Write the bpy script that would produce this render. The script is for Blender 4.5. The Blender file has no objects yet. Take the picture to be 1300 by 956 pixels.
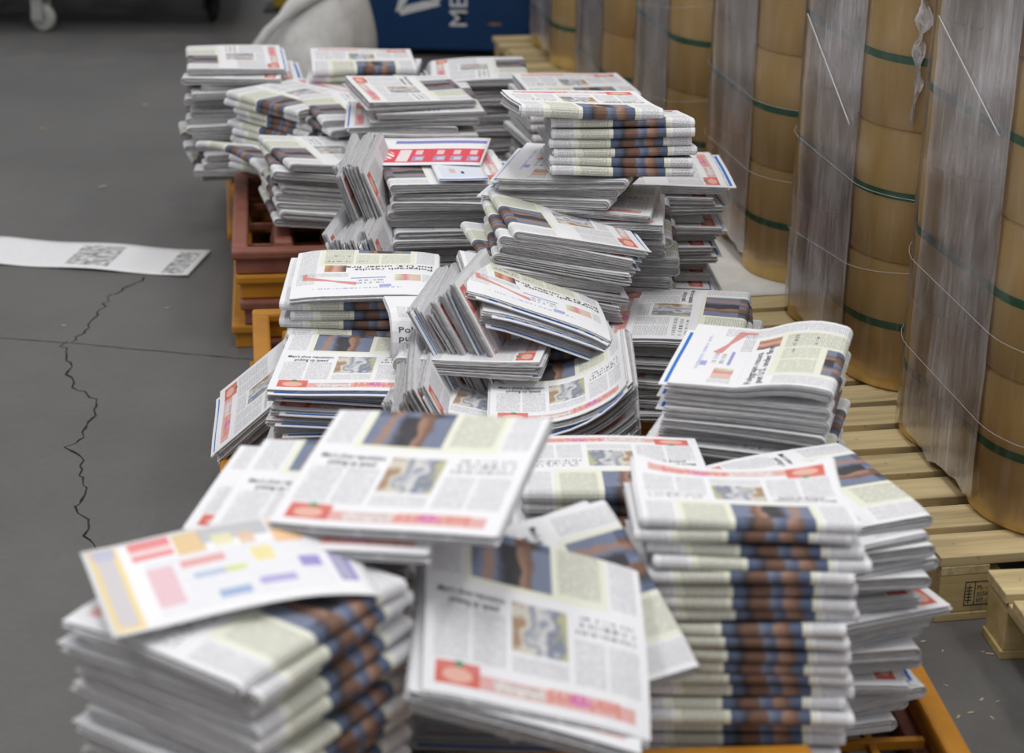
import bpy, bmesh, math, random
from mathutils import Vector, Matrix
import numpy as np
R = math.radians
scene = bpy.context.scene
col = scene.collection

# ------------------------------------------------------------------ camera
FPX = 2484.0
cam_d = bpy.data.cameras.new('camera')
cam = bpy.data.objects.new('camera', cam_d)
col.objects.link(cam)
cam.location = (0, 0, 1.85)
cam_d.sensor_width = 36.0
cam_d.lens = FPX / 1300 * 36.0
cam_d.shift_y = -45 / 1300
cam.rotation_euler = (Matrix.Rotation(R(90 - 20.9), 4, 'X') @ Matrix.Rotation(R(1.0), 4, 'Z')).to_euler()
cam_d.clip_start = 0.05
cam_d.dof.use_dof = True
cam_d.dof.focus_distance = 4.1
cam_d.dof.aperture_fstop = 3.2
scene.camera = cam

# ------------------------------------------------------------------ world, lamps, exposure
w = bpy.data.worlds.new('hall')
scene.world = w
w.use_nodes = True
w.node_tree.nodes['Background'].inputs[0].default_value = (0.97, 0.98, 1.0, 1)
w.node_tree.nodes['Background'].inputs[1].default_value = 0.41
for i, (x, y) in enumerate([(-2.6, 2.0), (-2.6, 7.0), (0.2, 2.5), (0.2, 7.5), (3.0, 3.0), (3.0, 8.0)]):
    ld_ = bpy.data.lights.new('ceiling_lamp_light', 'AREA')
    ld_.shape = 'RECTANGLE'; ld_.size = 0.5; ld_.size_y = 3.4
    ld_.energy = 70 if y < 5 else 22
    ld_.color = (1.0, 0.985, 0.96)
    lo = bpy.data.objects.new('ceiling_lamp_light', ld_)
    lo.location = (x, y, 5.6)
    col.objects.link(lo)
scene.view_settings.view_transform = 'Standard'
scene.view_settings.look = 'None'
scene.view_settings.exposure = 0.27
scene.view_settings.gamma = 1.0
scene.view_settings.use_curve_mapping = False

# ------------------------------------------------------------------ node helpers
class NT:
    def __init__(s, name, rough=0.85, spec=0.2):
        s.m = bpy.data.materials.new(name); s.m.use_nodes = True
        s.t = s.m.node_tree; s.b = s.t.nodes['Principled BSDF']
        s.b.inputs['Roughness'].default_value = rough
        s.b.inputs['Specular IOR Level'].default_value = spec
    def n(s, kind, **kw):
        nd = s.t.nodes.new(kind)
        for k, v in kw.items(): setattr(nd, k, v)
        return nd
    def lk(s, a, b): s.t.links.new(a, b)
    def put(s, sock, v):
        if isinstance(v, (int, float)): sock.default_value = v
        elif isinstance(v, (tuple, list)): sock.default_value = tuple(v) + ((1,) if len(v) == 3 and sock.type == 'RGBA' else ())
        else: s.lk(v, sock)
    def math(s, op, a, b=0.0, c=None):
        nd = s.n('ShaderNodeMath', operation=op)
        s.put(nd.inputs[0], a); s.put(nd.inputs[1], b)
        if c is not None: s.put(nd.inputs[2], c)
        return nd.outputs[0]
    def mix(s, f, a, b):
        nd = s.n('ShaderNodeMix', data_type='RGBA')
        s.put(nd.inputs[0], f); s.put(nd.inputs[6], a); s.put(nd.inputs[7], b)
        return nd.outputs[2]
    def xyz(s, x, y, z=0.0):
        nd = s.n('ShaderNodeCombineXYZ')
        s.put(nd.inputs[0], x); s.put(nd.inputs[1], y); s.put(nd.inputs[2], z)
        return nd.outputs[0]
    def noise(s, vec, scale, detail=2.0, rough=0.5):
        nd = s.n('ShaderNodeTexNoise')
        if vec is not None: s.lk(vec, nd.inputs['Vector'])
        nd.inputs['Scale'].default_value = scale
        nd.inputs['Detail'].default_value = detail
        nd.inputs['Roughness'].default_value = rough
        return nd.outputs[0]
    def ramp(s, f, stops, interp='LINEAR'):
        nd = s.n('ShaderNodeValToRGB'); cr = nd.color_ramp; cr.interpolation = interp
        while len(cr.elements) < len(stops): cr.elements.new(0.5)
        for e, (p, c) in zip(cr.elements, stops):
            e.position = p; e.color = tuple(c) + (1,)
        s.lk(f, nd.inputs[0])
        return nd.outputs[0]
    def bump(s, h, strength=0.3, dist=0.002):
        nd = s.n('ShaderNodeBump'); nd.inputs['Strength'].default_value = strength
        nd.inputs['Distance'].default_value = dist
        s.lk(h, nd.inputs['Height']); s.lk(nd.outputs[0], s.b.inputs['Normal'])
    def base(s, c): s.put(s.b.inputs['Base Color'], c)
    def uv(s):
        nd = s.n('ShaderNodeUVMap'); sp = s.n('ShaderNodeSeparateXYZ'); s.lk(nd.outputs[0], sp.inputs[0])
        return nd.outputs[0], sp.outputs[0], sp.outputs[1]
    def obj(s):
        return s.n('ShaderNodeTexCoord').outputs['Object']
    def rect(s, u, v, x0, x1, y0, y1):
        a = s.math('LESS_THAN', s.math('ABSOLUTE', s.math('SUBTRACT', u, (x0 + x1) / 2)), (x1 - x0) / 2)
        b = s.math('LESS_THAN', s.math('ABSOLUTE', s.math('SUBTRACT', v, (y0 + y1) / 2)), (y1 - y0) / 2)
        return s.math('MULTIPLY', a, b)
    def ell(s, u, v, cx, cy, rx, ry):
        a = s.math('DIVIDE', s.math('SUBTRACT', u, cx), rx); b = s.math('DIVIDE', s.math('SUBTRACT', v, cy), ry)
        return s.math('LESS_THAN', s.math('ADD', s.math('MULTIPLY', a, a), s.math('MULTIPLY', b, b)), 1.0)

PAPER = (0.80, 0.80, 0.825)

def page_patterns(N, u, v, lines=170):
    row = N.math('FLOOR', N.math('MULTIPLY', v, lines))
    fr = N.math('FRACT', N.math('MULTIPLY', v, lines))
    nz = N.noise(N.xyz(N.math('MULTIPLY', u, 130), N.math('MULTIPLY', row, 3.7)), 1.0, 1)
    T = N.math('MULTIPLY', N.math('GREATER_THAN', nz, 0.41), N.math('LESS_THAN', fr, 0.6))
    hr = N.math('FLOOR', N.math('MULTIPLY', v, 44)); hf = N.math('FRACT', N.math('MULTIPLY', v, 44))
    hz = N.noise(N.xyz(N.math('MULTIPLY', u, 75), N.math('MULTIPLY', hr, 5.1)), 1.0, 2)
    H = N.math('MULTIPLY', N.math('GREATER_THAN', hz, 0.5), N.math('LESS_THAN', N.math('ABSOLUTE', N.math('SUBTRACT', hf, 0.45)), 0.3))
    return T, H

def make_front_page():
    N = NT('front_page_print', 0.8, 0.25)
    uv, u, v = N.uv()
    T, H = page_patterns(N, u, v)
    wob = N.noise(uv, 14, 3)
    c = N.mix(0.0, PAPER, PAPER)
    def solid(x0, x1, y0, y1, colr, a=1.0):
        nonlocal c
        m = N.rect(u, v, x0, x1, y0, y1)
        c = N.mix(N.math('MULTIPLY', m, a), c, colr)
    def text(x0, x1, y0, y1, a=0.46, cl=(0.16, 0.16, 0.18)):
        nonlocal c
        m = N.rect(u, v, x0, x1, y0, y1)
        c = N.mix(N.math('MULTIPLY', N.math('MULTIPLY', m, T), a), c, cl)
    def head(x0, x1, y0, y1, a=0.85, cl=(0.07, 0.07, 0.08)):
        nonlocal c
        m = N.rect(u, v, x0, x1, y0, y1)
        c = N.mix(N.math('MULTIPLY', N.math('MULTIPLY', m, H), a), c, cl)
    def photo(x0, x1, y0, y1, stops, k=1.4, freq=9):
        nonlocal c
        m = N.rect(u, v, x0, x1, y0, y1)
        uu = N.math('DIVIDE', N.math('SUBTRACT', u, x0), x1 - x0)
        nz = N.noise(N.xyz(u, N.math('MULTIPLY', v, 1.6), x0 * 7), freq, 3)
        f = N.math('ADD', uu, N.math('MULTIPLY', N.math('SUBTRACT', nz, 0.5), k))
        c = N.mix(m, c, N.ramp(f, stops))
    yel = (0.76, 0.765, 0.645)
    # yellow feature box with its words
    solid(.17, .83, .315, .72, yel)
    text(.60, .80, .34, .70, .55)
    text(.20, .40, .585, .70, .45); text(.42, .58, .585, .70, .45)
    head(.62, .78, .655, .675, .9); head(.62, .74, .60, .615, .9); head(.50, .58, .655, .67, .9)
    # outer columns
    text(.03, .155, .33, .70); text(.845, .97, .33, .90)
    # main photograph over the fold
    blue, bl2, brn, drk, skn = (.085, .115, .20), (.17, .20, .29), (.17, .085, .055), (.035, .032, .04), (.36, .21, .15)
    photo(.20, .57, .33, .565, [(0, bl2), (.12, bl2), (.2, skn), (.28, bl2), (.38, drk), (.58, drk), (.64, skn), (.74, brn), (.82, bl2), (1, bl2)], .32, 8)
    photo(.20, .57, .455, .535, [(0, blue), (.1, blue), (.16, brn), (.30, skn), (.36, blue), (.5, bl2), (.56, brn), (.74, brn), (.8, drk), (.88, blue), (1, blue)], .22, 12)
    # lower half
    text(.04, .19, .09, .235); text(.205, .355, .09, .235); text(.38, .63, .09, .135)
    text(.66, .80, .09, .215); text(.815, .96, .09, .215)
    head(.67, .95, .225, .285, .8)
    photo(.38, .63, .145, .285, [(0, (.36, .24, .15)), (.2, (.66, .63, .55)), (.4, (.24, .26, .34)), (.6, (.68, .67, .66)), (.8, (.18, .21, .31)), (1, (.46, .45, .27))], 1.1, 13)
    red, pink = (.62, .10, .07), (.68, .32, .29)
    solid(.05, .93, .025, .062, pink, .85)
    solid(.05, .24, .025, .083, red, .9)
    solid(.30, .52, .03, .058, (.72, .68, .66), .9); head(.30, .52, .03, .058, .6, (.3, .25, .25))
    solid(.54, .86, .03, .066, (.66, .20, .16), .7)
    c = N.mix(N.ell(u, v, .145, .05, .065, .018), c, (.74, .42, .34))
    c = N.mix(N.ell(u, v, .15, .079, .022, .008), c, (.08, .26, .12))
    c = N.mix(N.ell(u, v, .68, .05, .05, .016), c, (.62, .16, .36))
    head(.56, .85, .028, .064, .5, (.75, .7, .66))
    # upper half
    photo(.64, .79, .715, .785, [(0, (.12, .07, .08)), (.3, (.5, .24, .16)), (.55, (.6, .38, .3)), (.75, (.42, .14, .1)), (1, (.5, .32, .12))], .5, 10)
    text(.62, .95, .80, .835, .5); head(.05, .58, .79, .80, .3)
    photo(.12, .30, .825, .885, [(0, (.6, .5, .4)), (.4, (.7, .5, .42)), (.6, (.66, .2, .3)), (.8, (.55, .5, .3)), (1, (.7, .68, .6))], .5, 12)
    # shoe: a sloping stroke with a heel
    sh = N.math('SUBTRACT', v, N.math('ADD', .868, N.math('MULTIPLY', N.math('SUBTRACT', u, .76), -.16)))
    m1 = N.math('MULTIPLY', N.math('LESS_THAN', N.math('ABSOLUTE', sh), N.math('ADD', .006, N.math('MULTIPLY', N.math('ABSOLUTE', N.math('SUBTRACT', u, .72)), .055))), N.rect(u, v, .56, .93, .80, .94))
    c = N.mix(N.math('MULTIPLY', m1, .9), c, (.62, .21, .19))
    solid(.90, .93, .80, .85, (.62, .21, .19), .9)
    head(.36, .56, .865, .905, .8, (.3, .3, .36))
    solid(.36, .60, .845, .855, (.16, .18, .55), .8)
    head(.25, .85, .93, .945, .6, (.14, .18, .6)); solid(.32, .40, .915, .935, (.14, .18, .6), .7)
    text(.05, .11, .82, .89, .5)
    # newsprint mottle
    c = N.mix(N.math('MULTIPLY', wob, .10), c, (.55, .55, .56))
    N.base(c)
    return N.m
M = {}
M['page'] = make_front_page()

N = NT('newsprint_plain', .85, .2)
uv, u, v = N.uv()
T, H = page_patterns(N, u, v, 150)
cols_ = N.math('LESS_THAN', N.math('ABSOLUTE', N.math('SUBTRACT', N.math('FRACT', N.math('MULTIPLY', u, 5)), .5)), .44)
c = N.mix(N.math('MULTIPLY', N.math('MULTIPLY', T, cols_), .5), (.74, .74, .76), (.2, .2, .22))
N.base(c); M['plain'] = N.m

N = NT('page_edges', .9, .1)
uv, u, v = N.uv()
nz = N.noise(N.xyz(N.math('MULTIPLY', u, 3), N.math('MULTIPLY', v, 1)), 1.0, 2)
c = N.ramp(nz, [(.25, (.13, .128, .13)), (.42, (.36, .353, .355)), (.55, (.50, .493, .495)), (.75, (.64, .635, .64))])
N.base(c); N.bump(nz, .5, .001); M['edge'] = N.m

N = NT('insert_print', .6, .3)
uv, u, v = N.uv()
c = N.mix(N.rect(u, v, .04, .96, .945, .972), (.80, .81, .84), (.03, .17, .58))
T, H = page_patterns(N, u, v, 60)
c = N.mix(N.math('MULTIPLY', N.math('MULTIPLY', N.rect(u, v, .06, .9, .1, .9), T), .4), c, (.2, .24, .4))
N.base(c); M['insert'] = N.m

N = NT('ink', .8, .2); N.base((.06, .06, .065)); M['ink'] = N.m

# advertising leaflet, red flyer
N = NT('advert_leaflet_print', .45, .4)
uv, u, v = N.uv()
c = N.mix(0.0, (.82, .82, .84), (.82, .82, .84))
def S(x0, x1, y0, y1, cl, a=.85):
    global c
    c = N.mix(N.math('MULTIPLY', N.rect(u, v, x0, x1, y0, y1), a), c, cl)
T, H = page_patterns(N, u, v, 60)
S(.02, .13, .03, .97, (.82, .62, .22)); S(.04, .11, .08, .95, (.55, .54, .62)); S(.03, .12, .84, .97, (.42, .44, .66), .6)
S(.17, .33, .74, .97, (.75, .16, .17)); S(.17, .33, .80, .86, (.8, .7, .7)); S(.34, .45, .7, .96, (.72, .5, .22)); S(.44, .70, .78, .96, (.45, .45, .48))
S(.48, .56, .72, .86, (.75, .72, .45)); S(.58, .64, .7, .84, (.72, .5, .35)); S(.71, .82, .66, .95, (.85, .50, .24)); S(.82, .96, .80, .96, (.5, .5, .53))
S(.20, .30, .2, .62, (.80, .42, .46), .7); S(.33, .50, .56, .64, (.78, .3, .26)); S(.60, .68, .48, .64, (.86, .74, .25))
S(.36, .55, .42, .48, (.4, .5, .65)); S(.48, .56, .42, .48, (.7, .75, .2)); S(.42, .54, .16, .25, (.25, .38, .62)); S(.58, .72, .22, .30, (.36, .32, .64))
S(.76, .84, .36, .48, (.22, .17, .55)); S(.88, .95, .18, .66, (.20, .18, .52)); S(.89, .93, .2, .62, (.42, .42, .52))
c = N.mix(N.math('MULTIPLY', N.math('MULTIPLY', T, N.rect(u, v, .2, .86, .1, .7)), .25), c, (.35, .35, .5))
N.base(c); M['advert'] = N.m

N = NT('red_flyer_print', .4, .4)
uv, u, v = N.uv()
c = N.mix(0.0, (.82, .82, .84), (.82, .82, .84))
S(.08, .98, .10, .62, (.72, .05, .08), 1)
wv = N.math('ADD', N.math('MULTIPLY', u, 1.6), v)
lg = N.math('LESS_THAN', N.math('ABSOLUTE', N.math('SUBTRACT', N.math('FRACT', N.math('MULTIPLY', wv, 9)), .5)), .3)
c = N.mix(N.math('MULTIPLY', lg, N.ell(u, v, .17, .36, .07, .16)), c, (.85, .82, .82))
S(.27, .37, .14, .58, (.82, .78, .8), .9)
for x0 in (.40, .58, .72, .86):
    S(x0, x0 + .10, .16, .34, (.35, .32, .55), .9); S(x0 + .01, x0 + .07, .40, .56, (.8, .7, .7), .8)
    S(x0 + .03, x0 + .09, .2, .3, (.72, .68, .72), .7)
S(.2, .98, .80, .90, (.14, .14, .5), .9)
N.base(c); M['redflyer'] = N.m

N = NT('blue_card_print', .5, .4)
uv, u, v = N.uv()
c = N.mix(N.rect(u, v, .02, .98, .03, .10), (.80, .82, .86), (.04, .10, .40))
c = N.mix(N.math('MULTIPLY', N.rect(u, v, .1, .9, .2, .85), .35), c, (.45, .55, .78))
c = N.mix(N.rect(u, v, .52, .58, .4, .55), c, (.03, .05, .15))
c = N.mix(N.math('MULTIPLY', N.rect(u, v, .3, .42, .45, .7), .8), c, (.7, .4, .3))
N.base(c); M['bluecard'] = N.m

N = NT('grey_print_sheet', .8, .2)
uv, u, v = N.uv()
T, H = page_patterns(N, u, v, 90)
c = N.mix(N.math('MULTIPLY', N.math('MULTIPLY', T, N.rect(u, v, .03, .97, .05, .95)), .25), (.82, .82, .84), (.3, .3, .33))
nz = N.noise(N.xyz(u, N.math('MULTIPLY', v, .4)), 30, 3)
ph = N.ramp(nz, [(.3, (.12, .12, .13)), (.5, (.45, .45, .46)), (.65, (.7, .7, .71))])
c = N.mix(N.rect(u, v, .42, .62, .12, .88), c, ph); c = N.mix(N.rect(u, v, .87, .97, .05, .9), c, ph)
N.base(c); M['greysheet'] = N.m

# concrete
N = NT('concrete', .55, .35)
o = N.obj()
n1 = N.noise(o, 1.1, 5, .6); n2 = N.noise(o, 60, 4, .7); n3 = N.noise(o, 6, 4, .6)
f = N.math('ADD', N.math('MULTIPLY', n1, .5), N.math('ADD', N.math('MULTIPLY', n2, .22), N.math('MULTIPLY', n3, .28)))
c = N.ramp(f, [(.3, (.084, .081, .079)), (.5, (.116, .113, .111)), (.7, (.150, .146, .142))])
N.base(c); N.bump(n2, .25, .002)
N.lk(N.ramp(n3, [(.3, (.45, .45, .45)), (.7, (.68, .68, .68))]), N.b.inputs['Roughness']); M['concrete'] = N.m
N = NT('crack_dirt', .95, .05); o = N.obj(); N.base(N.ramp(N.noise(o, 30, 3), [(.35, (.02, .019, .018)), (.7, (.06, .055, .05))])); M['crack'] = N.m

def wood(name, a, b, d):
    N = NT(name, .75, .2)
    tc = N.n('ShaderNodeTexCoord'); mp = N.n('ShaderNodeMapping'); mp.inputs['Scale'].default_value = (1.2, 16, 16)
    N.lk(tc.outputs['Object'], mp.inputs[0])
    oi = N.n('ShaderNodeObjectInfo'); ad = N.n('ShaderNodeVectorMath', operation='ADD')
    N.lk(mp.outputs[0], ad.inputs[0])
    N.lk(N.xyz(N.math('MULTIPLY', oi.outputs['Random'], 37), N.math('MULTIPLY', oi.outputs['Random'], 91), 0.0), ad.inputs[1])
    n1 = N.noise(ad.outputs[0], 1.6, 5, .6); n2 = N.noise(tc.outputs['Object'], 7, 4, .6)
    c = N.ramp(n1, [(.3, d), (.48, a), (.7, b)])
    c = N.mix(N.math('MULTIPLY', N.math('GREATER_THAN', n2, .62), .35), c, (.20, .17, .13))
    N.base(c); N.bump(n1, .35, .003)
    return N.m
M['wood'] = wood('pallet_wood', (.52, .41, .22), (.66, .54, .31), (.34, .26, .14))
M['wood2'] = wood('pallet_wood_bare', (.50, .38, .17), (.60, .47, .24), (.40, .29, .12))

N = NT('kraft', .5, .35)
o = N.obj()
mp = N.n('ShaderNodeMapping'); mp.inputs['Scale'].default_value = (6, 6, 1.2); N.lk(o, mp.inputs[0])
n1 = N.noise(mp.outputs[0], 5, 4); n2 = N.noise(o, 3, 2)
c = N.ramp(N.math('ADD', N.math('MULTIPLY', n1, .5), N.math('MULTIPLY', n2, .5)), [(.3, (.60, .40, .13)), (.5, (.72, .49, .175)), (.7, (.80, .56, .23))])
N.base(c); M['kraft'] = N.m
N = NT('roll_core', .9); N.base((.10, .07, .035)); M['core'] = N.m
N = NT('green_strap', .35, .5); N.base((.015, .15, .06)); M['green'] = N.m

# stretch film: clinging to the rolls, and hanging in creases where it spans the gap between them
def film(name, haze, ior, add, bs):
    N = NT(name, .15, .5)
    o = N.obj()
    mp = N.n('ShaderNodeMapping'); mp.inputs['Scale'].default_value = (1, 1, .07); N.lk(o, mp.inputs[0])
    n1 = N.noise(mp.outputs[0], 75, 4, .65)
    mp2 = N.n('ShaderNodeMapping'); mp2.inputs['Rotation'].default_value = (.5, .35, 0); mp2.inputs['Scale'].default_value = (1, 1, .5); N.lk(o, mp2.inputs[0])
    n2 = N.noise(mp2.outputs[0], 5, 4, .6)
    bmp = N.n('ShaderNodeBump'); bmp.inputs['Strength'].default_value = bs; bmp.inputs['Distance'].default_value = .004
    N.lk(N.math('ADD', n1, N.math('MULTIPLY', n2, 1.5)), bmp.inputs['Height'])
    tr = N.n('ShaderNodeBsdfTransparent'); tr.inputs[0].default_value = (.96, .96, .97, 1)
    gl = N.n('ShaderNodeBsdfGlossy'); gl.inputs['Roughness'].default_value = .18; gl.inputs[0].default_value = (.95, .95, 1, 1)
    df = N.n('ShaderNodeBsdfDiffuse'); df.inputs[0].default_value = (.66, .64, .66, 1)
    N.lk(bmp.outputs[0], gl.inputs['Normal'])
    m1 = N.n('ShaderNodeMixShader'); m2 = N.n('ShaderNodeMixShader')
    hz = N.math('MULTIPLY', N.ramp(n1, [(.35, (haze[0],) * 3), (.55, (haze[1],) * 3), (.74, (haze[2],) * 3)]), N.math('MAXIMUM', .12, N.math('MULTIPLY_ADD', n2, 3.6, -.95)))
    N.lk(hz, m1.inputs[0]); N.lk(tr.outputs[0], m1.inputs[1]); N.lk(df.outputs[0], m1.inputs[2])
    fr = N.n('ShaderNodeFresnel'); fr.inputs[0].default_value = ior
    N.lk(N.math('ADD', N.math('MULTIPLY', fr.outputs[0], .9), add), m2.inputs[0])
    N.lk(m1.outputs[0], m2.inputs[1]); N.lk(gl.outputs[0], m2.inputs[2])
    N.lk(m2.outputs[0], N.t.nodes['Material Output'].inputs[0])
    return N.m
M['film'] = film('film_clinging', (.01, .04, .14), 1.45, .02, .35)
M['film_span'] = film('film_creased', (.30, .50, .74), 1.9, .12, .6)
N = NT('film_rope', .25, .6); N.base((.72, .72, .74)); N.b.inputs['Transmission Weight'].default_value = .3; M['filmrope'] = N.m

def plastic(name, c0, c1, rough=.5):
    N = NT(name, rough, .4); o = N.obj(); nz = N.noise(o, 9, 5, .65)
    N.base(N.ramp(nz, [(.3, c0), (.65, c1)])); N.bump(N.noise(o, 90, 2), .15, .002)
    return N.m
M['brown'] = plastic('brown_plastic', (.19, .065, .042), (.28, .105, .07))
M['orange'] = plastic('orange_plastic', (.42, .17, .012), (.52, .23, .02))
M['bluebin'] = plastic('blue_painted_metal', (.004, .035, .115), (.006, .045, .14), .45)
M['whitepaint'] = plastic('white_stencil_paint', (.62, .64, .66), (.74, .75, .77), .6)
M['rust'] = plastic('rust', (.2, .12, .06), (.32, .2, .1), .9)
M['blackmetal'] = plastic('black_metal', (.012, .012, .012), (.03, .03, .03), .6)
M['greyrubber'] = plastic('grey_rubber', (.30, .30, .28), (.42, .42, .39), .7)
M['steel'] = plastic('galvanised_steel', (.3, .3, .3), (.45, .45, .44), .4)
M['bag'] = plastic('white_woven_bag', (.52, .51, .48), (.72, .72, .72), .6)
M['yellowpaint'] = plastic('yellow_paint', (.30, .20, .02), (.40, .28, .03), .6)
M['card'] = plastic('pale_card', (.62, .60, .56), (.74, .73, .70), .8)
M['chip'] = plastic('wood_chip', (.36, .30, .18), (.5, .42, .28), .9)

# ------------------------------------------------------------------ object helpers
def link(name, me, parent=None):
    o = bpy.data.objects.new(name, me); col.objects.link(o)
    if parent is not None: o.parent = parent
    return o
def tag(o, label, cat, group=None):
    o['label'] = label; o['category'] = cat
    if group: o['group'] = group
    return o
def struct(o):
    o['kind'] = 'structure'; return o
def empty(name, loc=(0, 0, 0), rz=0.0):
    o = bpy.data.objects.new(name, None); o.empty_display_size = .05
    o.location = loc; o.rotation_euler = (0, 0, rz); col.objects.link(o); return o
def mesh(name, vs, fs, mats, midx=None, uvs=None, smooth=False):
    me = bpy.data.meshes.new(name); me.from_pydata(vs, [], fs)
    for m in mats: me.materials.append(m)
    if midx is not None: me.polygons.foreach_set('material_index', midx)
    if uvs is not None:
        ul = me.uv_layers.new(name='UVMap'); ul.data.foreach_set('uv', [a for f in uvs for p in f for a in p])
    if smooth: me.polygons.foreach_set('use_smooth', [True] * len(me.polygons))
    me.update(); return me
def bm_mesh(name, bm, mats, smooth=False):
    me = bpy.data.meshes.new(name); bm.normal_update(); bm.to_mesh(me); bm.free()
    for m in mats: me.materials.append(m)
    if smooth: me.polygons.foreach_set('use_smooth', [True] * len(me.polygons))
    return me
def add_box(bm, x0, x1, y0, y1, z0, z1, bev=0.0, taper=0.0):
    t = taper
    vs = [bm.verts.new(p) for p in ((x0, y0, z0), (x1, y0, z0), (x1, y1, z0), (x0, y1, z0),
          (x0 + t, y0 + t, z1), (x1 - t, y0 + t, z1), (x1 - t, y1 - t, z1), (x0 + t, y1 - t, z1))]
    fs = [bm.faces.new([vs[i] for i in q]) for q in ((3, 2, 1, 0), (4, 5, 6, 7), (0, 1, 5, 4), (1, 2, 6, 5), (2, 3, 7, 6), (3, 0, 4, 7))]
    if bev:
        es = list({e for f in fs for e in f.edges})
        bmesh.ops.bevel(bm, geom=es, offset=bev, segments=2, affect='EDGES', profile=.5)
def box_mesh(name, d, mat, bev=0.003, taper=0.0):
    bm = bmesh.new(); add_box(bm, *d, bev=bev, taper=taper); return bm_mesh(name, bm, [mat])
def lathe(bm, prof, seg=24, axis='Z', off=(0, 0, 0)):
    rings = []
    for r, z in prof:
        ring = []
        for i in range(seg):
            a = 2 * math.pi * i / seg
            p = (r * math.cos(a), r * math.sin(a), z)
            if axis == 'X': p = (p[2], p[0], p[1])
            if axis == 'Y': p = (p[0], p[2], p[1])
            ring.append(bm.verts.new((p[0] + off[0], p[1] + off[1], p[2] + off[2])))
        rings.append(ring)
    for a, b in zip(rings, rings[1:]):
        for i in range(seg):
            j = (i + 1) % seg
            bm.faces.new((a[i], a[j], b[j], b[i]))
    for ring in (rings[0], rings[-1]):
        try: bm.faces.new(ring)
        except ValueError: pass
    bmesh.ops.recalc_face_normals(bm, faces=bm.faces)
def tube(bm, pts, r, seg=6):
    prev = None
    for i, p in enumerate(pts):
        p = Vector(p)
        d = (Vector(pts[min(i + 1, len(pts) - 1)]) - Vector(pts[max(i - 1, 0)])).normalized()
        a = d.cross(Vector((.3, .2, 1)).normalized()).normalized(); b = d.cross(a)
        rr = r[i] if isinstance(r, (list, tuple)) else r
        ring = [bm.verts.new(p + rr * (math.cos(2 * math.pi * k / seg) * a + math.sin(2 * math.pi * k / seg) * b)) for k in range(seg)]
        if prev:
            for k in range(seg): bm.faces.new((prev[k], prev[(k + 1) % seg], ring[(k + 1) % seg], ring[k]))
        else: bm.faces.new(ring)
        prev = ring
    bm.faces.new(prev); bmesh.ops.recalc_face_normals(bm, faces=bm.faces)

# ------------------------------------------------------------------ the hall floor
floor = struct(link('floor', mesh('floor', [(-14, -3, 0), (14, -3, 0), (14, 26, 0), (-14, 26, 0)], [(0, 1, 2, 3)], [M['concrete']])))
def crack(pts, wd, seed, jit=.012, name='crack'):
    rnd = random.Random(seed); P = []
    for (x0, y0), (x1, y1) in zip(pts, pts[1:]):
        n = max(2, int(math.hypot(x1 - x0, y1 - y0) / .022))
        for i in range(n):
            t = i / n; P.append((x0 + (x1 - x0) * t + rnd.uniform(-jit, jit), y0 + (y1 - y0) * t + rnd.uniform(-jit, jit)))
    vs, fs = [], []
    for i, (x, y) in enumerate(P):
        a = P[max(i - 1, 0)]; b = P[min(i + 1, len(P) - 1)]
        d = Vector((b[0] - a[0], b[1] - a[1])).normalized(); nx, ny = -d.y, d.x
        h = wd * rnd.uniform(.35, 1.3)
        vs += [(x - nx * h, y - ny * h, .0006), (x + nx * h, y + ny * h, .0006)]
        if i: fs.append((2 * i - 2, 2 * i, 2 * i + 1, 2 * i - 1))
    link(name, mesh(name, vs, fs, [M['crack']]), floor)

# ------------------------------------------------------------------ newspapers
W, D = .305, .29
rg = random.Random(11)

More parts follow.
